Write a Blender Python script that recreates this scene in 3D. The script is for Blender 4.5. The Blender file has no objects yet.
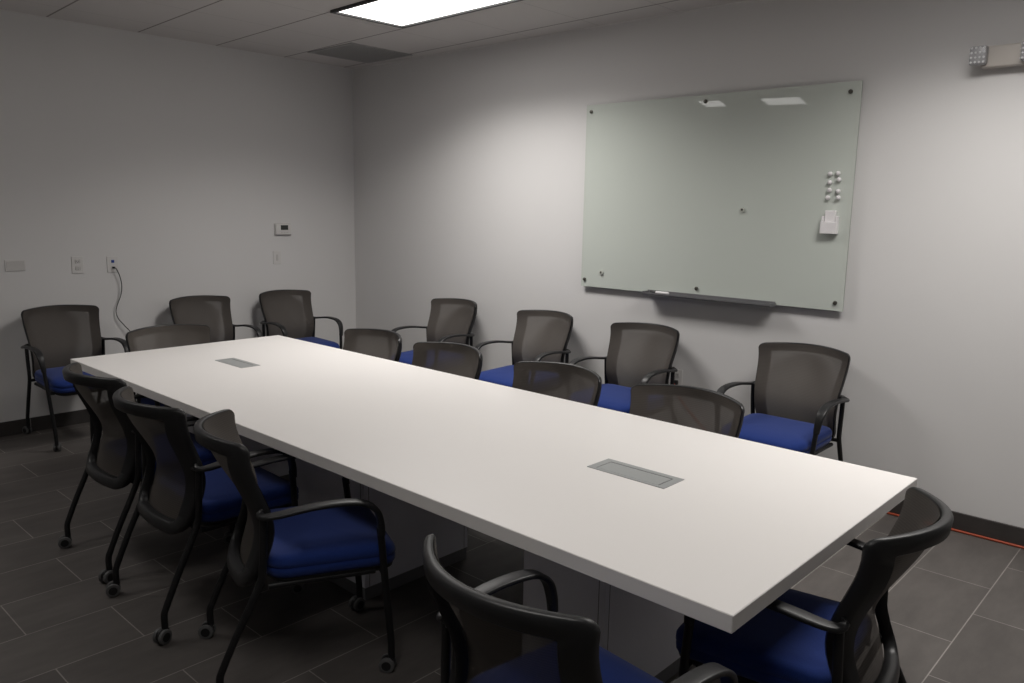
import bpy, bmesh, math, random
from mathutils import Vector, Matrix

D = bpy.data
SC = bpy.context.scene
COL = SC.collection
PI = math.pi
random.seed(4)

# ------------------------------------------------------------------ materials
def new_mat(name):
    m = D.materials.new(name); m.use_nodes = True
    nt = m.node_tree
    b = nt.nodes['Principled BSDF']
    return m, nt, b

def simple(name, col, rough=.5, spec=.5, metal=0.0, noise=0.0, nscale=40, bump=0.0):
    m, nt, b = new_mat(name)
    b.inputs['Base Color'].default_value = (*col, 1)
    b.inputs['Roughness'].default_value = rough
    b.inputs['Specular IOR Level'].default_value = spec
    b.inputs['Metallic'].default_value = metal
    tc = nt.nodes.new('ShaderNodeTexCoord')
    nz = nt.nodes.new('ShaderNodeTexNoise'); nz.inputs['Scale'].default_value = nscale
    nz.inputs['Detail'].default_value = 4
    nt.links.new(tc.outputs['Object'], nz.inputs['Vector'])
    if noise:
        mx = nt.nodes.new('ShaderNodeMix'); mx.data_type = 'RGBA'
        mx.inputs['A'].default_value = (*[c*(1-noise) for c in col], 1)
        mx.inputs['B'].default_value = (*[min(1, c*(1+noise)) for c in col], 1)
        nt.links.new(nz.outputs['Fac'], mx.inputs['Factor'])
        nt.links.new(mx.outputs['Result'], b.inputs['Base Color'])
    if bump:
        bp = nt.nodes.new('ShaderNodeBump'); bp.inputs['Strength'].default_value = bump
        bp.inputs['Distance'].default_value = .002
        nt.links.new(nz.outputs['Fac'], bp.inputs['Height'])
        nt.links.new(bp.outputs['Normal'], b.inputs['Normal'])
    return m

def math_node(nt, op, a, b=None):
    n = nt.nodes.new('ShaderNodeMath'); n.operation = op
    for i, v in enumerate((a, b)):
        if v is None: continue
        if isinstance(v, (int, float)): n.inputs[i].default_value = v
        else: nt.links.new(v, n.inputs[i])
    return n.outputs[0]

M = {}
M['wall_far'] = simple('unseen_wall_bounce_grey', (.45, .445, .44), .8, .3)  # unseen walls, colour darkened to limit the light they bounce back
M['wall'] = simple('wall_paint', (.71, .70, .695), .85, .25, noise=.012, nscale=3, bump=.05)
M['black'] = simple('black_plastic', (.012, .012, .013), .42, .45, noise=.1, nscale=60)
M['tube'] = simple('black_powder_coat', (.009, .009, .010), .45, .4)
M['table'] = simple('white_laminate', (.80, .775, .755), .42, .35, noise=.008, nscale=6)
M['base'] = simple('base_laminate', (.74, .74, .80), .5, .35, noise=.01, nscale=6)
M['kick'] = simple('kick_strip', (.16, .16, .17), .5, .3)
M['hub_metal'] = simple('brushed_aluminium', (.36, .37, .37), .45, .5, .25, noise=.06, nscale=90)
M['hub_gap'] = simple('hub_gap', (.05, .05, .05), .7)
M['plate'] = simple('plastic_plate', (.68, .665, .65), .4, .4)
M['plate_in'] = simple('plastic_insert', (.58, .565, .55), .4, .4)
M['slot'] = simple('dark_slot', (.02, .02, .02), .6)
M['blue_jack'] = simple('blue_jack', (.02, .06, .30), .4)
M['white'] = simple('white_plastic', (.80, .78, .79), .35, .5)
M['steel'] = simple('dark_steel', (.12, .115, .10), .35, .5, .6)
M['tray'] = simple('tray_aluminium', (.22, .22, .23), .45, .5, .5)
M['glass_edge'] = simple('glass_edge', (.58, .615, .57), .1, .5)
M['clear'] = simple('clear_acrylic', (.53, .55, .50), .12, .5)
M['orange'] = simple('orange_rubber', (.36, .055, .018), .5, .4)
M['cord'] = simple('black_rubber', (.012, .012, .012), .5, .4)
M['beige'] = simple('beige_housing', (.52, .485, .45), .45, .4)
M['lens'] = simple('prismatic_lens', (.80, .80, .82), .1, .9)
M['lamp_grey'] = simple('lamp_grey', (.33, .33, .34), .3, .5)
M['grey_wheel'] = simple('grey_tyre', (.11, .11, .11), .5, .4)
M['grout'] = simple('baseboard_grout', (.30, .28, .27), .8)
M['vent'] = simple('vent_grey', (.42, .415, .41), .6, .3)
M['vent_dark'] = simple('vent_dark', (.20, .20, .20), .8)
M['light_frame'] = simple('troffer_frame', (.03, .03, .03), .5)
M['lcd'] = simple('thermostat_screen', (.035, .04, .035), .2, .5)

# blue upholstery
m, nt, b = new_mat('blue_upholstery'); M['blue'] = m
tc = nt.nodes.new('ShaderNodeTexCoord')
vo = nt.nodes.new('ShaderNodeTexVoronoi'); vo.inputs['Scale'].default_value = 420
nt.links.new(tc.outputs['Object'], vo.inputs['Vector'])
mx = nt.nodes.new('ShaderNodeMix'); mx.data_type = 'RGBA'
mx.inputs['A'].default_value = (.010, .024, .135, 1); mx.inputs['B'].default_value = (.016, .042, .20, 1)
nt.links.new(vo.outputs['Distance'], mx.inputs['Factor'])
nt.links.new(mx.outputs['Result'], b.inputs['Base Color'])
b.inputs['Roughness'].default_value = .9; b.inputs['Specular IOR Level'].default_value = .15
b.inputs['Sheen Weight'].default_value = .15

# woven mesh back: dark brown-grey, partly see-through, fine horizontal ribs
m, nt, b = new_mat('woven_mesh'); M['mesh'] = m
tc = nt.nodes.new('ShaderNodeTexCoord')
sx = nt.nodes.new('ShaderNodeSeparateXYZ'); nt.links.new(tc.outputs['Object'], sx.inputs[0])
rib = math_node(nt, 'SINE', math_node(nt, 'MULTIPLY', sx.outputs['Z'], 2*PI/.0075))
rib = math_node(nt, 'MULTIPLY_ADD', rib, .5); nt.nodes[-1].inputs[2].default_value = .5
mx = nt.nodes.new('ShaderNodeMix'); mx.data_type = 'RGBA'
mx.inputs['A'].default_value = (.076, .066, .058, 1); mx.inputs['B'].default_value = (.095, .083, .074, 1)
nt.links.new(rib, mx.inputs['Factor']); nt.links.new(mx.outputs['Result'], b.inputs['Base Color'])
b.inputs['Roughness'].default_value = .75; b.inputs['Specular IOR Level'].default_value = .3
bp = nt.nodes.new('ShaderNodeBump'); bp.inputs['Strength'].default_value = .08; bp.inputs['Distance'].default_value = .001
nt.links.new(rib, bp.inputs['Height']); nt.links.new(bp.outputs['Normal'], b.inputs['Normal'])
MESH_ALPHA = .845
b.inputs['Alpha'].default_value = MESH_ALPHA

# whiteboard glass (back-painted pale green)
m, nt, b = new_mat('board_glass'); M['board'] = m
b.inputs['Base Color'].default_value = (.45, .485, .43, 1)
b.inputs['Roughness'].default_value = .012
b.inputs['Specular IOR Level'].default_value = .5
tc = nt.nodes.new('ShaderNodeTexCoord')
nz = nt.nodes.new('ShaderNodeTexNoise'); nz.inputs['Scale'].default_value = 1.5
nt.links.new(tc.outputs['Object'], nz.inputs['Vector'])
mx = nt.nodes.new('ShaderNodeMix'); mx.data_type = 'RGBA'
mx.inputs['A'].default_value = (.575, .615, .570, 1); mx.inputs['B'].default_value = (.595, .635, .590, 1)
nt.links.new(nz.outputs['Fac'], mx.inputs['Factor']); nt.links.new(mx.outputs['Result'], b.inputs['Base Color'])

# floor tile: bricks laid with their long side along Y
TW, TL = .3135, .604
m, nt, b = new_mat('floor_tile'); M['floor'] = m
tc = nt.nodes.new('ShaderNodeTexCoord')
sx = nt.nodes.new('ShaderNodeSeparateXYZ'); nt.links.new(tc.outputs['Object'], sx.inputs[0])
cb = nt.nodes.new('ShaderNodeCombineXYZ')
nt.links.new(math_node(nt, 'ADD', sx.outputs['Y'], .318+TL*30), cb.inputs['X'])
nt.links.new(math_node(nt, 'ADD', sx.outputs['X'], -(5.125-TW*20)), cb.inputs['Y'])
br = nt.nodes.new('ShaderNodeTexBrick')
br.offset = .5; br.offset_frequency = 2; br.squash = 1
br.inputs['Scale'].default_value = 1
br.inputs['Brick Width'].default_value = TL; br.inputs['Row Height'].default_value = TW
br.inputs['Mortar Size'].default_value = .0022; br.inputs['Mortar Smooth'].default_value = .1
br.inputs['Color1'].default_value = (.087, .078, .073, 1)
br.inputs['Color2'].default_value = (.103, .093, .087, 1)
br.inputs['Mortar'].default_value = (.25, .232, .217, 1)
nt.links.new(cb.outputs[0], br.inputs['Vector'])
mp = nt.nodes.new('ShaderNodeMapping'); mp.inputs['Scale'].default_value = (7, 2.2, 5)
nt.links.new(tc.outputs['Object'], mp.inputs['Vector'])
nz = nt.nodes.new('ShaderNodeTexNoise'); nz.inputs['Scale'].default_value = 1.3; nz.inputs['Detail'].default_value = 7
nz.inputs['Roughness'].default_value = .65
nt.links.new(mp.outputs[0], nz.inputs['Vector'])
rp = nt.nodes.new('ShaderNodeMapRange'); rp.inputs['From Min'].default_value = .25; rp.inputs['From Max'].default_value = .75
rp.inputs['To Min'].default_value = .78; rp.inputs['To Max'].default_value = 1.25
nt.links.new(nz.outputs['Fac'], rp.inputs['Value'])
mx = nt.nodes.new('ShaderNodeMix'); mx.data_type = 'RGBA'; mx.blend_type = 'MULTIPLY'; mx.inputs['Factor'].default_value = 1
nt.links.new(br.outputs['Color'], mx.inputs['A']); nt.links.new(rp.outputs['Result'], mx.inputs['B'])
nt.links.new(mx.outputs['Result'], b.inputs['Base Color'])
b.inputs['Roughness'].default_value = .55; b.inputs['Specular IOR Level'].default_value = .35
bp = nt.nodes.new('ShaderNodeBump'); bp.inputs['Strength'].default_value = .15; bp.inputs['Distance'].default_value = .002
nt.links.new(nz.outputs['Fac'], bp.inputs['Height']); nt.links.new(bp.outputs['Normal'], b.inputs['Normal'])
M['basetile'] = simple('baseboard_tile', (.050, .045, .043), .5, .35, noise=.25, nscale=9)

# ceiling tile: 0.593 m grid, shade of the reveals painted as thin lines, darker along X
H = 2.797
m, nt, b = new_mat('ceiling_tile'); M['ceiling'] = m
tc = nt.nodes.new('ShaderNodeTexCoord')
sx = nt.nodes.new('ShaderNodeSeparateXYZ'); nt.links.new(tc.outputs['Object'], sx.inputs[0])
G = .593
def gridline(coord, off, half):
    f = math_node(nt, 'FRACT', math_node(nt, 'DIVIDE', math_node(nt, 'ADD', coord, off+G*40.5), G))
    dd = math_node(nt, 'ABSOLUTE', math_node(nt, 'SUBTRACT', f, .5))
    return math_node(nt, 'LESS_THAN', dd, half/G)
ysk = math_node(nt, 'ADD', sx.outputs['Y'], math_node(nt, 'MULTIPLY', sx.outputs['X'], .045))
l1 = gridline(ysk, .695, .0065)
l2 = gridline(sx.outputs['X'], -.375, .0045)
mx1 = nt.nodes.new('ShaderNodeMix'); mx1.data_type = 'RGBA'
mx1.inputs['A'].default_value = (.62, .595, .58, 1); mx1.inputs['B'].default_value = (.52, .50, .485, 1)
nt.links.new(l2, mx1.inputs['Factor'])
mx2 = nt.nodes.new('ShaderNodeMix'); mx2.data_type = 'RGBA'; mx2.inputs['B'].default_value = (.27, .25, .24, 1)
nt.links.new(l1, mx2.inputs['Factor']); nt.links.new(mx1.outputs['Result'], mx2.inputs['A'])
nt.links.new(mx2.outputs['Result'], b.inputs['Base Color'])
b.inputs['Roughness'].default_value = .95; b.inputs['Specular IOR Level'].default_value = .1
nz = nt.nodes.new('ShaderNodeTexNoise'); nz.inputs['Scale'].default_value = 90
nt.links.new(tc.outputs['Object'], nz.inputs['Vector'])
bp = nt.nodes.new('ShaderNodeBump'); bp.inputs['Strength'].default_value = .1; bp.inputs['Distance'].default_value = .002
nt.links.new(nz.outputs['Fac'], bp.inputs['Height']); nt.links.new(bp.outputs['Normal'], b.inputs['Normal'])

# lit lens of the ceiling lights
m, nt, b = new_mat('lit_lens'); M['lit'] = m
b.inputs['Base Color'].default_value = (.8, .8, .8, 1)
b.inputs['Emission Color'].default_value = (1, .975, .95, 1)
b.inputs['Emission Strength'].default_value = 4.0

# ------------------------------------------------------------------ mesh helpers
def obj(name, bm, mat, parent=None, smooth=True, angle=40, loc=None):
    bmesh.ops.remove_doubles(bm, verts=bm.verts, dist=1e-6)
    bmesh.ops.recalc_face_normals(bm, faces=bm.faces)
    me = D.meshes.new(name); bm.to_mesh(me); bm.free()
    mats = mat if isinstance(mat, (list, tuple)) else [mat]
    for k in mats: me.materials.append(M[k])
    if smooth:
        for p in me.polygons: p.use_smooth = True
        try: me.set_sharp_from_angle(angle=math.radians(angle))
        except Exception: pass
    o = D.objects.new(name, me); COL.objects.link(o)
    if parent: o.parent = parent
    if loc: o.location = loc
    return o

def tag(o, label, cat, group=None):
    o['label'] = label; o['category'] = cat
    if group: o['group'] = group
    return o

def thing(name, label, cat, loc=(0, 0, 0), rotz=0, group=None):
    o = D.objects.new(name, None); COL.objects.link(o)
    o.location = loc; o.rotation_euler = (0, 0, rotz)
    o.empty_display_size = .1
    return tag(o, label, cat, group)

def struct(name, bm, mat, **k):
    o = obj(name, bm, mat, **k); o['kind'] = 'structure'; return o

def box(bm, x0, x1, y0, y1, z0, z1, bev=0.0, seg=2):
    r = bmesh.ops.create_cube(bm, size=1)
    vs = r['verts']
    for v in vs:
        v.co = Vector((x0+(v.co.x+.5)*(x1-x0), y0+(v.co.y+.5)*(y1-y0), z0+(v.co.z+.5)*(z1-z0)))
    if bev:
        es = list({e for v in vs for e in v.link_edges})
        bmesh.ops.bevel(bm, geom=es, offset=bev, segments=seg, affect='EDGES', profile=.5)
    return bm

def newbox(*a, **k):
    bm = bmesh.new(); return box(bm, *a, **k)

def cyl(bm, c, r, h, axis='Z', seg=24, r2=None, bev=0):
    mat = Matrix.Translation(Vector(c))
    if axis == 'Y': mat = mat @ Matrix.Rotation(PI/2, 4, 'X')
    if axis == 'X': mat = mat @ Matrix.Rotation(PI/2, 4, 'Y')
    r_ = bmesh.ops.create_cone(bm, cap_ends=True, cap_tris=False, segments=seg, radius1=r, radius2=r if r2 is None else r2, depth=h, matrix=mat)
    if bev:
        es = [e for e in {e for v in r_['verts'] for e in v.link_edges} if any(len(f.verts) > 4 for f in e.link_faces)]
        bmesh.ops.bevel(bm, geom=es, offset=bev, segments=2, affect='EDGES', profile=.5)
    return bm

def catmull(pts, n=6):
    P = [Vector(p) for p in pts]
    out = []
    for i in range(len(P)-1):
        p0 = P[i-1] if i > 0 else P[0]*2-P[1]
        p1, p2 = P[i], P[i+1]
        p3 = P[i+2] if i+2 < len(P) else P[-1]*2-P[-2]
        for k in range(n):
            t = k/n
            out.append(.5*((2*p1)+(p2-p0)*t+(2*p0-5*p1+4*p2-p3)*t*t+(3*p1-p0-3*p2+p3)*t*t*t))
    out.append(P[-1].copy())
    return out

def sweep(bm, path, prof, side=None):
    """prof(t) -> list of (a, b) section points; a along side axis, b along the other normal"""
    n = len(path); rings = []
    prevS = None
    for i, p in enumerate(path):
        T = (path[min(i+1, n-1)]-path[max(i-1, 0)]).normalized()
        S = Vector(side) if side is not None else (prevS if prevS is not None else (Vector((1, 0, 0)) if abs(T.x) < .8 else Vector((0, 1, 0))))
        S = (S-T*S.dot(T)).normalized(); prevS = S
        N = T.cross(S)
        rings.append([bm.verts.new(p+S*a+N*b) for a, b in prof(i/(n-1))])
    k = len(rings[0])
    for i in range(n-1):
        for j in range(k):
            bm.faces.new((rings[i][j], rings[i][(j+1) % k], rings[i+1][(j+1) % k], rings[i+1][j]))
    bm.faces.new(rings[0][::-1]); bm.faces.new(rings[-1])
    return bm

def tube(bm, path, r, seg=12):
    f = r if callable(r) else (lambda t: r)
    return sweep(bm, path, lambda t: [(f(t)*math.cos(2*PI*k/seg), f(t)*math.sin(2*PI*k/seg)) for k in range(seg)])

def rrect(w, h, r, n=4):
    pts = []
    for cx, cy, a0 in ((w/2-r, h/2-r, 0), (-w/2+r, h/2-r, PI/2), (-w/2+r, -h/2+r, PI), (w/2-r, -h/2+r, 1.5*PI)):
        for k in range(n+1):
            a = a0+PI/2*k/n
            pts.append((cx+r*math.cos(a), cy+r*math.sin(a)))
    return pts

# ------------------------------------------------------------------ room shell
X1, Y0 = 7.9, -6.0
def quadbox(*a): return newbox(*a)
struct('floor', quadbox(-.2, X1+.2, Y0-.2, .2, -.1, 0), 'floor', smooth=False)
struct('ceiling', quadbox(-.2, X1+.2, Y0-.2, .2, H, H+.1), 'ceiling', smooth=False)
struct('wall_left', quadbox(-.15, 0, Y0-.15, 0.15, 0, H), 'wall', smooth=False)
struct('wall_back', quadbox(0, X1+.15, 0, .15, 0, H), 'wall', smooth=False)
struct('wall_right', quadbox(X1, X1+.15, Y0-.15, 0, 0, H), 'wall_far', smooth=False)
struct('wall_front', quadbox(0, X1, Y0-.15, Y0, 0, H), 'wall_far', smooth=False)

def baseboard(name, axis, length, joints):
    o = None
    bm = bmesh.new()
    if axis == 'X': box(bm, 0, length, -.011, 0, 0, .099, bev=.0015, seg=1)
    else: box(bm, 0, .011, -length, -.011, 0, .099, bev=.0015, seg=1)
    o = struct(name, bm, 'basetile', smooth=False)
    g = bmesh.new()
    for j in joints:
        if axis == 'X': box(g, j-.0022, j+.0022, -.0116, -.010, 0, .0985)
        else: box(g, .010, .0116, -j-.0022, -j+.0022, 0, .0985)
    obj('grout_joint', g, 'grout', o, smooth=False)
baseboard('baseboard_back', 'X', X1, [5.045-.604*k for k in range(-4, 9)])
baseboard('baseboard_left', 'Y', -Y0, [.35+.604*k for k in range(9)])
# slim wall angle where walls and ceiling meet
struct('trim_1', newbox(0, X1, -.020, 0, H-.004, H, ), 'plate', smooth=False)
struct('trim_2', newbox(0, .020, Y0, -.020, H-.004, H), 'plate', smooth=False)

# ------------------------------------------------------------------ ceiling lights and vent
LIGHT_COL = (1.0, .965, .925)
def troffer(x0, x1, y0, y1, label, watts, deg=0, spread=142):
    cx, cy = (x0+x1)/2, (y0+y1)/2
    t = thing('ceiling_light', label, 'ceiling light', (cx, cy, H), math.radians(deg), 'recessed ceiling lights')
    w, h = x1-x0, y1-y0
    bm = bmesh.new()
    fr = .022
    for a in ((-w/2, w/2, -h/2, -h/2+fr), (-w/2, w/2, h/2-fr, h/2), (-w/2, -w/2+fr, -h/2+fr, h/2-fr), (w/2-fr, w/2, -h/2+fr, h/2-fr)):
        box(bm, *a, -.016, 0)
    obj('frame', bm, 'light_frame', t, smooth=False)
    bm = newbox(-w/2+fr, w/2-fr, -h/2+fr, h/2-fr, -.005, -.001)
    obj('diffuser', bm, 'lit', t, smooth=False)
    ld = D.lights.new('lamp', 'AREA'); ld.shape = 'RECTANGLE'
    ld.size = w-.05; ld.size_y = h-.05; ld.energy = watts; ld.color = LIGHT_COL
    ld.spread = math.radians(spread)
    lo = D.objects.new('lamp', ld); COL.objects.link(lo); lo.parent = t
    lo.location = (0, 0, -.018)
    return t
PW, PN = 37, 5
troffer(1.69, 2.88, -1.405, -.84, 'bright rectangular ceiling light near the room corner, the one in view', PW*.82, -1.7, 139)
troffer(4.85, 6.04, -1.39, -.825, 'ceiling light above the whiteboard wall, right of the whiteboard', PW*.74, 0, 140)
troffer(1.33, 1.62, -4.17, -3.53, 'short ceiling light mirrored as the smaller bright patch in the whiteboard', PN*.35, -19, 120)
troffer(1.965, 2.415, -4.43, -3.73, 'ceiling light mirrored as the larger bright patch in the whiteboard', PN*.65, -16, 120)
troffer(4.55, 5.74, -4.27, -3.68, 'ceiling light above the chair nearest the camera', PN, 0, 110)

t = thing('ceiling_vent', 'square grey return air grille in the ceiling corner', 'vent', (.672, -.412, H))
bm = bmesh.new(); w = .295
for a in ((-w, w, -w, -w+.02), (-w, w, w-.02, w), (-w, -w+.02, -w+.02, w-.02), (w-.02, w, -w+.02, w-.02)):
    box(bm, *a, -.007, 0)
obj('frame', bm, 'vent', t, smooth=False)
bm = bmesh.new()
for k in range(1, 28):
    q = -w+.02+(2*w-.04)*k/28
    box(bm, q-.0012, q+.0012, -w+.02, w-.02, -.006, -.001)
    box(bm, -w+.02, w-.02, q-.0012, q+.0012, -.006, -.001)
obj('grille', bm, 'vent', t, smooth=False)
obj('backing', newbox(-w+.02, w-.02, -w+.02, w-.02, -.0012, -.0004), 'vent_dark', t, smooth=False)

# ------------------------------------------------------------------ conference table
TX0, TX1, TY0, TY1, TT, TB = 1.307, 5.355, -2.899, -1.593, .72, .676
cx, cy = (TX0+TX1)/2, (TY0+TY1)/2
t = thing('conference_table', 'long white laminate conference table in the middle of the room', 'table', (cx, cy, 0))
obj('tabletop', newbox(TX0-cx, TX1-cx, TY0-cy, TY1-cy, TB, TT, bev=.002, seg=1), 'table', t, smooth=False)
BY0, BY1 = -2.60-cy, -2.02-cy
for bx0, bx1 in ((1.83, 2.16), (3.07, 3.61), (4.47, 4.80)):
    bm = bmesh.new()
    box(bm, bx0-cx, bx1-cx, BY0, BY1, .055, TB, bev=.002, seg=1)
    bo = obj('table_base', bm, 'base', t, smooth=False)
    bm = newbox(bx0-cx+.004, bx1-cx-.004, BY0+.004, BY1-.004, 0, .055)
    obj('kick_strip', bm, 'kick', bo, smooth=False)
    for jb in ((bx1-cx-.0005, bx1-cx+.0005, BY0+.022, BY0+.0245), (bx1-cx-.0005, bx1-cx+.0005, BY1-.0245, BY1-.022), (bx1-cx-.0245, bx1-cx-.022, BY0-.0005, BY0+.0005)):
        obj('panel_joint', newbox(*jb, .056, TB-.001), 'kick', bo, smooth=False)

def hub(x0, x1, y0, y1, label):
    cx, cy = (x0+x1)/2, (y0+y1)/2; w, h = (x1-x0)/2, (y1-y0)/2
    t = thing('power_hub', label, 'power hub', (cx, cy, TT), 0, 'flush power hubs in the tabletop')
    bm = bmesh.new(); gx, gy = .028, .024
    for a in ((-w, w, -h, -h+gy*.55), (-w, w, h-gy, h), (-w, -w+gx, -h+gy*.55, h-gy), (w-gx, w, -h+gy*.55, h-gy)):
        box(bm, *a, 0, .002)
    obj('frame', bm, 'hub_metal', t, smooth=False)
    obj('recess', newbox(-w+gx, w-gx, -h+gy*.55, h-gy, 0, .0006), 'hub_gap', t, smooth=False)
    obj('lid', newbox(-w+gx+.003, w-gx-.0035, -h+gy*.55+.0015, h-gy-.0045, .0006, .0019), 'hub_metal', t, smooth=False)
hub(1.872, 2.168, -2.333, -2.220, 'grey metal power hub set flush in the far left end of the tabletop')
hub(4.497, 4.806, -2.310, -2.184, 'grey metal power hub set flush in the near right end of the tabletop')

# ------------------------------------------------------------------ chairs
# local frame: +Y is the sitter's front, origin on the floor
ZT, ZB = .868, .362
def lerp_table(tab, v):
    for (a, fa), (b, fb) in zip(tab, tab[1:]):
        if v <= b:
            s = (v-a)/(b-a); s = s*s*(3-2*s)
            return fa+(fb-fa)*s
    return tab[-1][1]
def back_y(x, z):
    v = min(1, max(0, (z-ZB)/(ZT-ZB)))
    P = [(0, -.180), (.36, -.148), (1.0, -.278)]
    y = lerp_table(P, v)
    sag = .045+.080*v
    return y+sag*min(1.2, (x/.26)**2)
def half_w(z):
    v = (z-ZB)/(ZT-ZB)
    return .222+.028*v+.014*v*v
def outline(d=0.0, n=12):
    """closed loop (x, z) of the back, inset by d, from bottom centre round to bottom centre"""
    rb, rt = max(.090-d, .03), max(.029-d*.6, .007)
    zb, zt = ZB+d, ZT-d
    hw = lambda z: half_w(z)-d*1.10
    wc = hw(zb+rb); wt = hw(zt-rt)
    right = [((wc-rb)*k/6, zb) for k in range(6)]
    for k in range(n+1):
        a = -PI/2+PI/2*k/n
        right.append((wc-rb+rb*math.cos(a), zb+rb+rb*math.sin(a)))
    for k in range(1, 14):
        z = zb+rb+(zt-rt-zb-rb)*k/14
        right.append((hw(z), z))
    for k in range(n//2+1):
        a = PI/2*k/(n//2)
        right.append((wt-rt+rt*math.cos(a), zt-rt+rt*math.sin(a)))
    right += [((wt-rt)*(1-k/8), zt+.008*(1-(1-k/8)**2)) for k in range(1, 9)]
    return right+[(-x, z) for x, z in right[::-1] if abs(x) > 1e-9]
def ring_solid(bm, loops):
    """loops: list of (d, e): inset, depth behind surface; closed tube around the outline"""
    R = []
    for d, e in loops:
        loop = []
        for x, z in outline(d):
            low = min(1, max(0, (ZT-.03-z)/.10))
            loop.append(bm.verts.new((x, back_y(x, z)-e*(1+.4*low), z)))
        R.append(loop)
    n = len(R[0]); k = len(R)
    for a in range(k):
        A, B = R[a], R[(a+1) % k]
        for i in range(n):
            bm.faces.new((A[i], A[(i+1) % n], B[(i+1) % n], B[i]))

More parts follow.
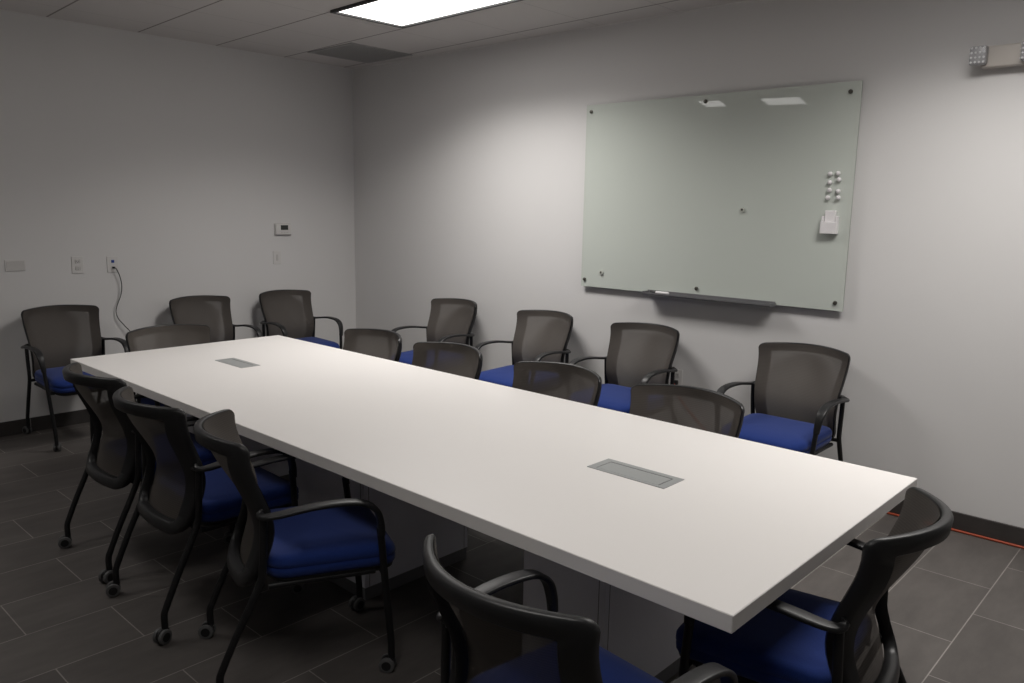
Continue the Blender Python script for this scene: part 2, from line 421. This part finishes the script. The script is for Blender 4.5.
def chair_parts(t):
    # back frame, a thick ring
    bm = bmesh.new()
    ring_solid(bm, [(.000, .006), (.002, .001), (.005, .000), (.042, .000), (.046, .003), (.047, .020), (.042, .026), (.010, .027), (.003, .024), (.000, .019)])
    obj('back_frame', bm, 'black', t, angle=60)
    # woven mesh stretched over the front of the ring
    bm = bmesh.new()
    ins = outline(.005)
    zc = .60; NR = 14; loops = []
    for i in range(NR):
        q = 1-i/NR
        loops.append([bm.verts.new((x*q, back_y(x*q, zc+(z-zc)*q)+.004, zc+(z-zc)*q)) for x, z in ins])
    n = len(ins)
    for A, B in zip(loops, loops[1:]):
        for j in range(n): bm.faces.new((A[j], A[(j+1) % n], B[(j+1) % n], B[j]))
    cv = bm.verts.new((0, back_y(0, zc)+.004, zc))
    for j in range(n): bm.faces.new((loops[-1][j], loops[-1][(j+1) % n], cv))
    obj('backrest', bm, 'mesh', t)
    # seat cushion
    bm = bmesh.new()
    def cushion(levels, bmx):
        rings = []
        for (sx, z, yoff) in levels:
            pts = rrect(.484*sx, .445*sx, .075*sx, 6)
            rr = []
            for x, y in pts:
                yy = y+.103+yoff
                f = max(0, (yy-.12)/.19)
                zz = z-.020*f*f+.006*max(0, (-.05-yy)/.1)
                zz -= .010*(1-min(1, (abs(x)/.22)**2))*(1 if z > .46 else 0)
                rr.append(bmx.verts.new((x, yy, zz)))
            rings.append(rr)
        k = len(rings[0])
        for a in range(len(rings)-1):
            for j in range(k):
                bmx.faces.new((rings[a][j], rings[a][(j+1) % k], rings[a+1][(j+1) % k], rings[a+1][j]))
        bmx.faces.new(rings[0][::-1])
        c = bmx.verts.new((0, .103, levels[-1][1]-.010))
        for j in range(k): bmx.faces.new((rings[-1][j], rings[-1][(j+1) % k], c))
    cushion([(.90, .395, 0), (.965, .400, 0), (.99, .412, 0), (.995, .430, 0), (.985, .433, 0), (.985, .436, 0), (1.0, .440, 0), (.995, .456, 0), (.965, .470, 0), (.90, .478, 0), (.70, .483, 0), (.4, .484, 0)], bm)
    seat = obj('seat', bm, 'blue', t, angle=80)
    # dark shell below the cushion
    bm = bmesh.new()
    cushion([(.80, .372, 0), (.90, .375, 0), (.955, .388, 0), (.965, .398, 0), (.6, .3985, 0)], bm)
    obj('seat_pan', bm, 'black', t, angle=60)
    # underframe: side rails and two crossbars
    bm = bmesh.new()
    for s in (-1, 1):
        tube(bm, [Vector((s*.222, -.110, .378)), Vector((s*.222, .0, .378)), Vector((s*.222, .240, .372))], .0105, 10)
    tube(bm, [Vector((-.25, -.135, .400)), Vector((.25, -.135, .400))], .010, 10)
    tube(bm, [Vector((-.263, .260, .378)), Vector((.263, .260, .378))], .010, 10)
    obj('underframe', bm, 'tube', t)
    for s in (-1, 1):
        # rear leg runs from the arm joint past the seat to the rear caster
        bm = bmesh.new()
        path = catmull([(s*.258, -.122, .628), (s*.256, -.125, .54), (s*.251, -.132, .43), (s*.249, -.158, .36), (s*.247, -.215, .24), (s*.246, -.258, .140), (s*.245, -.270, .105), (s*.245, -.270, .054)], 5)
        tube(bm, path, .0125, 12)
        obj('rear_leg', bm, 'tube', t)
        # front leg
        bm = bmesh.new()
        path = catmull([(s*.276, .246, .545), (s*.270, .255, .46), (s*.262, .264, .36), (s*.253, .278, .22), (s*.247, .288, .12), (s*.245, .290, .054)], 5)
        tube(bm, path, .0125, 12)
        obj('front_leg', bm, 'tube', t)
        # armrest: flat pad with a hooked tail, bending down over the front leg
        bm = bmesh.new()
        path = catmull([(s*.216, back_y(.216, .642)-.012, .642), (s*.258, -.128, .634), (s*.280, -.095, .635), (s*.287, .02, .650), (s*.287, .12, .652), (s*.286, .19, .641), (s*.284, .232, .610), (s*.280, .247, .565), (s*.276, .250, .520)], 5)
        def prof(tt):
            w = .026+.020*min(1, tt/.3) if tt < .7 else .046-.016*(tt-.7)/.3
            h = .014 if tt < .6 else .014+.012*(tt-.6)/.4
            return rrect(w, h, min(w, h)*.42, 3)
        sweep(bm, path, prof, side=(1, 0, 0))
        obj('armrest', bm, 'black', t, angle=50)
    # casters
    for s in (-1, 1):
        for y, swing in ((-.270, .35*s), (.290, -.5*s)):
            c = D.objects.new('caster', None)
            bm = bmesh.new()
            cyl(bm, (0, 0, .055), .012, .014, 'Z', 14)
            # hood: half drum between the wheels
            path = [Vector((-.0075, -.014, .030)), Vector((.0075, -.014, .030))]
            cyl(bm, (0, -.014, .031), .0245, .013, 'X', 20)
            box(bm, -.013, .013, -.022, .010, .040, .053, bev=.004)
            hood = obj('caster', bm, 'black', t, angle=35)
            hood.location = (s*.245, y, 0); hood.rotation_euler = (0, 0, swing)
            for q in (-1, 1):
                bm = bmesh.new()
                cyl(bm, (q*.0145, -.014, .0275), .0275, .014, 'X', 28, bev=.004)
                obj('wheel', bm, 'grey_wheel', hood, angle=40)
                bm = bmesh.new()
                cyl(bm, (q*.0217, -.014, .0275), .0165, .002, 'X', 22)
                obj('wheel_hub', bm, 'black', hood, angle=40)
            D.objects.remove(c)
    return t

def copy_tree(o, parent=None):
    c = o.copy(); COL.objects.link(c)
    if parent is not None: c.parent = parent
    for ch in list(o.children): copy_tree(ch, c)
    return c

proto = thing('office_chair', '', 'chair')
chair_parts(proto)
R = math.radians
CH = []
used = [False]
def chair(x, y, deg, label, group, sc=(1, 1, 1)):
    o = proto if not used[0] else copy_tree(proto)
    used[0] = True
    o.location = (x, y, 0); o.rotation_euler = (0, 0, R(deg))
    o.scale = sc
    o['label'] = label; o['category'] = 'chair'; o['group'] = group
    return o
gB, gW = 'chairs along the whiteboard wall', 'chairs along the left wall'
gF, gN, gE = 'chairs tucked in at the far side of the table', 'chairs on the near side of the table', 'chairs at the table ends'
k = 'black mesh-back armchair '
chair(1.515, -.335, 180, k+'against the whiteboard wall, nearest the room corner', gB, (.985, 1, 1))
chair(2.460, -.335, 180, k+'against the wall just left of the whiteboard', gB, (.985, 1, 1))
chair(3.300, -.335, 180, k+'below the left part of the whiteboard tray', gB, (.985, 1, 1))
chair(4.34, -.335, 180, k+'below the right end of the whiteboard', gB, (.985, 1, 1))
chair(.325, -2.565, -90, k+'against the left wall below the outlets, farthest left', gW, (.935, 1, 1))
chair(.325, -1.575, -90, k+'in the middle of the three along the left wall', gW, (.935, 1, 1))
chair(.325, -.83, -90, k+'against the left wall below the thermostat', gW, (.935, 1, 1))
chair(2.255, -1.695, 180, k+'tucked in at the far table side, nearest the corner', gF, (1.035, 1, .965))
chair(2.92, -1.695, 180, k+'tucked in at the far table side, second from the corner', gF, (1.035, 1, .965))
chair(3.70, -1.695, 180, k+'tucked in at the far table side, third from the corner', gF, (1.035, 1, .965))
chair(4.41, -1.695, 180, k+'tucked in at the far table side, behind the near power hub', gF, (1.035, 1, .965))
chair(1.432, -2.315, -90, k+'tucked in at the far left end of the table', gE, (1, 1, .955))
chair(5.335, -2.37, 96, k+'at the near right end of the table', gE, (.94, 1, .99))
chair(2.455, -2.985, 0, k+'on the near table side, farthest from the camera', gN)
chair(3.10, -3.02, -2, k+'on the near table side, middle of the left three', gN)
chair(3.745, -3.01, -23, k+'turned slightly at the near table side, blue seat showing most', gN, (.96, 1, 1))
chair(5.07, -3.15, -6, k+'seen from behind at the bottom edge, nearest the camera', gN)

# ------------------------------------------------------------------ whiteboard and what sits on it
BX0, BX1, BZ0, BZ1 = 2.676, 4.486, 1.074, 2.291
bx, bz = (BX0+BX1)/2, (BZ0+BZ1)/2
t = thing('glass_whiteboard', 'large pale green glass whiteboard mounted on the wall with steel standoffs', 'whiteboard', (bx, -.001, bz))
bm = bmesh.new()
box(bm, BX0-bx, BX1-bx, -.032, -.026, BZ0-bz, BZ1-bz, bev=.0012, seg=1)
obj('glass_panel', bm, 'board', t, smooth=False)
hw_, hh_ = (BX1-BX0)/2, (BZ1-BZ0)/2
for a in ((-hw_, -hw_+.014, -hh_, hh_), (hw_-.022, hw_, -hh_, hh_)):
    obj('glass_edge', newbox(a[0], a[1], -.0324, -.0258, a[2], a[3]), 'glass_edge', t, smooth=False)
for x, z in ((2.718, 2.247), (3.573, 2.252), (4.430, 2.239), (2.707, 1.123), (3.584, 1.128), (4.443, 1.118)):
    bm = bmesh.new()
    cyl(bm, (0, -.013, 0), .008, .026, 'Y', 16)
    cyl(bm, (0, -.037, 0), .0115, .010, 'Y', 20, bev=.002)
    obj('standoff', bm, 'steel', t, angle=35, loc=(x-bx, 0, z-bz))

t = thing('marker_tray', 'narrow metal marker tray under the bottom edge of the glass whiteboard', 'tray', (3.665, -.0345, 1.083))
bm = bmesh.new()
sec = [(-.000, .010), (-.000, -.016), (-.060, -.016), (-.066, -.010), (-.066, .000), (-.061, .000), (-.059, -.010), (-.004, -.010), (-.004, .010)]
L = .435
A = [bm.verts.new((-L, y, z)) for y, z in sec]; B = [bm.verts.new((L, y, z)) for y, z in sec]
for i in range(len(sec)):
    j = (i+1) % len(sec); bm.faces.new((A[i], A[j], B[j], B[i]))
bm.faces.new(A[::-1]); bm.faces.new(B)
obj('tray_channel', bm, 'tray', t, smooth=False)
for s in (-1, 1):
    obj('end_cap', newbox(s*L-.004, s*L+.004, -.067, -.000, -.017, .004, bev=.001, seg=1), 'tray', t, smooth=False)

t = thing('marker', 'white whiteboard marker with a black cap lying in the tray', 'marker', (3.335, -.0655, 1.0835))
bm = bmesh.new(); cyl(bm, (.022, 0, 0), .009, .095, 'X', 16, bev=.002); obj('barrel', bm, 'white', t, angle=35)
bm = bmesh.new(); cyl(bm, (-.045, 0, 0), .0098, .042, 'X', 16, bev=.002); obj('cap', bm, 'black', t, angle=35)

rows = [('left', 4.364, (1.815, 1.768, 1.728, 1.687)), ('right', 4.409, (1.817, 1.784, 1.722, 1.688))]
words = ['top', 'second', 'third', 'bottom']
pm = None
offs = {'left': (-.004, -.002, 0, -.006), 'right': (-.006, .002, .002, .006)}
for side, x, zs in rows:
    for i, z in enumerate(zs):
        if pm is None:
            bm = bmesh.new()
            bmesh.ops.create_uvsphere(bm, u_segments=16, v_segments=10, radius=.0125, matrix=Matrix.Translation((0, -.010, 0)))
            cyl(bm, (0, -.002, 0), .008, .004, 'Y', 16)
            pm = obj('ball_magnet', bm, 'white', None, angle=60); o = pm
        else:
            o = pm.copy(); COL.objects.link(o)
        o.location = (x+offs[side][i], -.0335, z)
        tag(o, 'white ball magnet, %s of the %s column above the marker holder' % (words[i], side), 'magnet', 'ball magnets on the whiteboard')

t = thing('marker_holder', 'small white plastic holder stuck on the right part of the whiteboard', 'holder', (4.383, -.0335, 1.555))
bm = bmesh.new(); box(bm, -.044, .044, -.040, 0, -.062, .004, bev=.003); obj('cup', bm, 'white', t, smooth=False)
bm = bmesh.new(); box(bm, -.028, .028, -.026, 0, .004, .064, bev=.003); obj('back_block', bm, 'white', t, smooth=False)
for s in (-1, 1):
    obj('side_clip', newbox(s*.038-.006, s*.038+.006, -.030, 0, .003, .034, bev=.003), 'white', t, smooth=False)

for x, z, lab in ((3.858, 1.614, 'clear round magnet with dark core near the middle of the whiteboard'),
                  (2.850, 1.178, 'clear round magnet with dark core at the lower left of the whiteboard')):
    t = thing('clear_magnet', lab, 'magnet', (x, -.0335, z), 0, 'clear magnets on the whiteboard')
    bm = bmesh.new(); cyl(bm, (0, -.005, 0), .016, .010, 'Y', 24, bev=.002); obj('acrylic_disc', bm, 'clear', t, angle=35)
    bm = bmesh.new(); cyl(bm, (0, -.0105, .002), .007, .003, 'Y', 16); obj('core', bm, 'steel', t, angle=35)

# ------------------------------------------------------------------ wall fittings
def plate_left(name, label, cat, y0, y1, z0, z1):
    """plate on the left wall; child geometry is built in local (y, z), protruding +x"""
    t = thing(name, label, cat, (0, (y0+y1)/2, (z0+z1)/2))
    w, h = (y1-y0)/2, (z1-z0)/2
    obj('cover_plate', newbox(0, .006, -w, w, -h, h, bev=.002), 'plate', t, smooth=False)
    return t, w, h
t, w, h = plate_left('blank_wall_plate', 'wide white blank plate on the left wall, farthest left', 'wall plate', -2.838, -2.714, 1.121, 1.197)
obj('insert', newbox(.005, .0075, -w+.008, w-.008, -h+.010, h-.010, bev=.001, seg=1), 'plate_in', t, smooth=False)
t, w, h = plate_left('power_outlet', 'white duplex power outlet on the left wall, between blank plate and corded jack', 'outlet', -2.427, -2.350, 1.087, 1.207)
for s in (-1, 1):
    bm = bmesh.new(); box(bm, .005, .0085, -.016, .016, s*.024-.014, s*.024+.014, bev=.004)
    so = obj('socket', bm, 'plate_in', t, smooth=False)
    bm = bmesh.new()
    for q in (-.006, .006): box(bm, .0082, .0088, q-.0012, q+.0012, s*.024-.003, s*.024+.006)
    cyl(bm, (.0085, 0, s*.024-.007), .0024, .0007, 'X', 10)
    obj('slots', bm, 'slot', so, smooth=False)
t, w, h = plate_left('data_jack', 'white data jack plate with blue port and plugged black cord on left wall', 'wall plate', -2.190, -2.110, 1.083, 1.200)
obj('blue_port', newbox(.005, .010, -.010, .010, .012, .032, bev=.001, seg=1), 'blue_jack', t, smooth=False)
obj('lower_port', newbox(.005, .008, -.010, .010, -.032, -.012, bev=.001, seg=1), 'plate_in', t, smooth=False)
t, w, h = plate_left('wall_switch', 'white switch plate on the left wall below the thermostat', 'wall plate', -.846, -.770, 1.094, 1.204)
obj('rocker', newbox(.005, .0085, -.010, .010, -.026, .026, bev=.0015, seg=1), 'plate_in', t, smooth=False)

t = thing('thermostat', 'white thermostat with dark square screen on the left wall near the corner', 'thermostat', (0, -.748, 1.386))
obj('body', newbox(0, .026, -.074, .074, -.046, .046, bev=.008, seg=3), 'plate', t, smooth=True, angle=50)
obj('back_plate', newbox(0, .008, -.080, .080, -.050, .050, bev=.006, seg=2), 'plate_in', t, smooth=True, angle=50)
obj('screen', newbox(.0255, .027, -.030, .040, -.004, .036, bev=.001, seg=1), 'lcd', t, smooth=False)
bm = bmesh.new()
for q in (-.022, .005, .030): box(bm, .0255, .0275, q-.008, q+.008, -.030, -.022, bev=.001, seg=1)
obj('buttons', bm, 'plate_in', t, smooth=False)

# black cord from the data jack, down behind the chair to the floor
t = thing('network_cable', 'thin black cord hanging from the data jack down behind the leftmost chair', 'cord', (0, -2.15, 0))
bm = bmesh.new()
pts = [(.020, .000, 1.119), (.032, .012, 1.110), (.028, .035, 1.055), (.024, .046, .985), (.022, .036, .915), (.020, .006, .84), (.020, -.004, .79), (.024, .010, .74), (.030, .045, .69), (.04, .10, .60), (.05, .13, .40), (.05, .12, .15), (.06, .12, .020), (.10, .14, .006), (.20, .20, .006)]
tube(bm, catmull(pts, 7), .0032, 8)
obj('cable', bm, 'cord', t)
obj('plug', newbox(.008, .026, -.007, .007, 1.112, 1.126, bev=.002), 'cord', t, smooth=False)

# outlet on the whiteboard wall, half behind a chair, and the orange extension cord
t = thing('power_outlet', 'white power outlet low on the whiteboard wall beside a mesh-back chair', 'outlet', (3.462, 0, .533))
obj('cover_plate', newbox(-.038, .038, -.006, 0, -.060, .060, bev=.002), 'plate', t, smooth=False)
for s in (-1, 1):
    so = obj('socket', newbox(-.016, .016, -.0085, -.005, s*.024-.014, s*.024+.014, bev=.004), 'plate_in', t, smooth=False)
    bm = bmesh.new()
    for q in (-.006, .006): box(bm, q-.0012, q+.0012, -.0088, -.0082, s*.024-.003, s*.024+.006)
    obj('slots', bm, 'slot', so, smooth=False)
t = thing('extension_cord', 'orange extension cord running along the floor at the whiteboard wall', 'cord', (3.462, 0, 0))
bm = bmesh.new()
pts = [(0, -.030, .508), (.01, -.045, .488), (.05, -.05, .42), (.20, -.05, .285), (.36, -.045, .15), (.52, -.035, .035), (.62, -.028, .008), (.80, -.022, .007), (1.2, -.020, .007), (1.6, -.021, .007), (2.0, -.020, .007), (2.4, -.022, .007), (4.0, -.022, .007)]
tube(bm, catmull(pts, 6), .0062, 8)
obj('cable', bm, 'orange', t)
obj('plug', newbox(-.012, .012, -.040, -.0086, .494, .522, bev=.004), 'cord', t, smooth=False)

# emergency light
t = thing('emergency_light', 'beige twin-head emergency light high on the whiteboard wall at the right', 'emergency light', (5.150, -.001, 2.345))
obj('housing', newbox(-.115, .130, -.062, 0, -.052, .046, bev=.008, seg=3), 'beige', t, angle=50)
for s, hx in ((-1, -.118), (1, .092)):
    bm = bmesh.new(); box(bm, hx-.040, hx+.032, -.098, -.050, -.040, .046, bev=.010, seg=3)
    hd = obj('lamp_head', bm, 'lamp_grey', t, angle=50)
    bm = bmesh.new()
    for i in range(4):
        for j in range(4):
            bmesh.ops.create_icosphere(bm, subdivisions=1, radius=.0062, matrix=Matrix.Translation((hx-.030+i*.0175, -.097, -.029+j*.0215)))
    for i in range(3):
        for j in range(4):
            bmesh.ops.create_icosphere(bm, subdivisions=1, radius=.005, matrix=Matrix.Translation((hx-.039, -.060-i*.014, -.029+j*.0215)))
    obj('prism_lens', bm, 'lens', hd, smooth=False)

# ------------------------------------------------------------------ camera, world, view
cam = D.cameras.new('camera'); cam.sensor_width = 36; cam.sensor_fit = 'HORIZONTAL'
cam.lens = 27.981; cam.clip_start = .02
co = D.objects.new('camera', cam); COL.objects.link(co)
pt, yw, rl = R(-9.47554485), R(132.72513282), R(1.07781926)
F = Vector((math.cos(pt)*math.cos(yw), math.cos(pt)*math.sin(yw), math.sin(pt)))
RR = F.cross(Vector((0, 0, 1))).normalized(); UU = RR.cross(F)
R2 = math.cos(rl)*RR+math.sin(rl)*UU; U2 = -math.sin(rl)*RR+math.cos(rl)*UU
mw = Matrix((R2, U2, -F)).transposed().to_4x4()
mw.translation = Vector((6.09624563, -4.43667349, 1.59661951))
co.matrix_world = mw
SC.camera = co

w = D.worlds.new('world'); SC.world = w; w.use_nodes = True
w.node_tree.nodes['Background'].inputs['Color'].default_value = (.02, .02, .02, 1)
w.node_tree.nodes['Background'].inputs['Strength'].default_value = .0
SC.view_settings.view_transform = 'Standard'
SC.view_settings.look = 'None'
SC.view_settings.gamma = 1
SC.view_settings.exposure = 0
SC.view_settings.use_curve_mapping = False
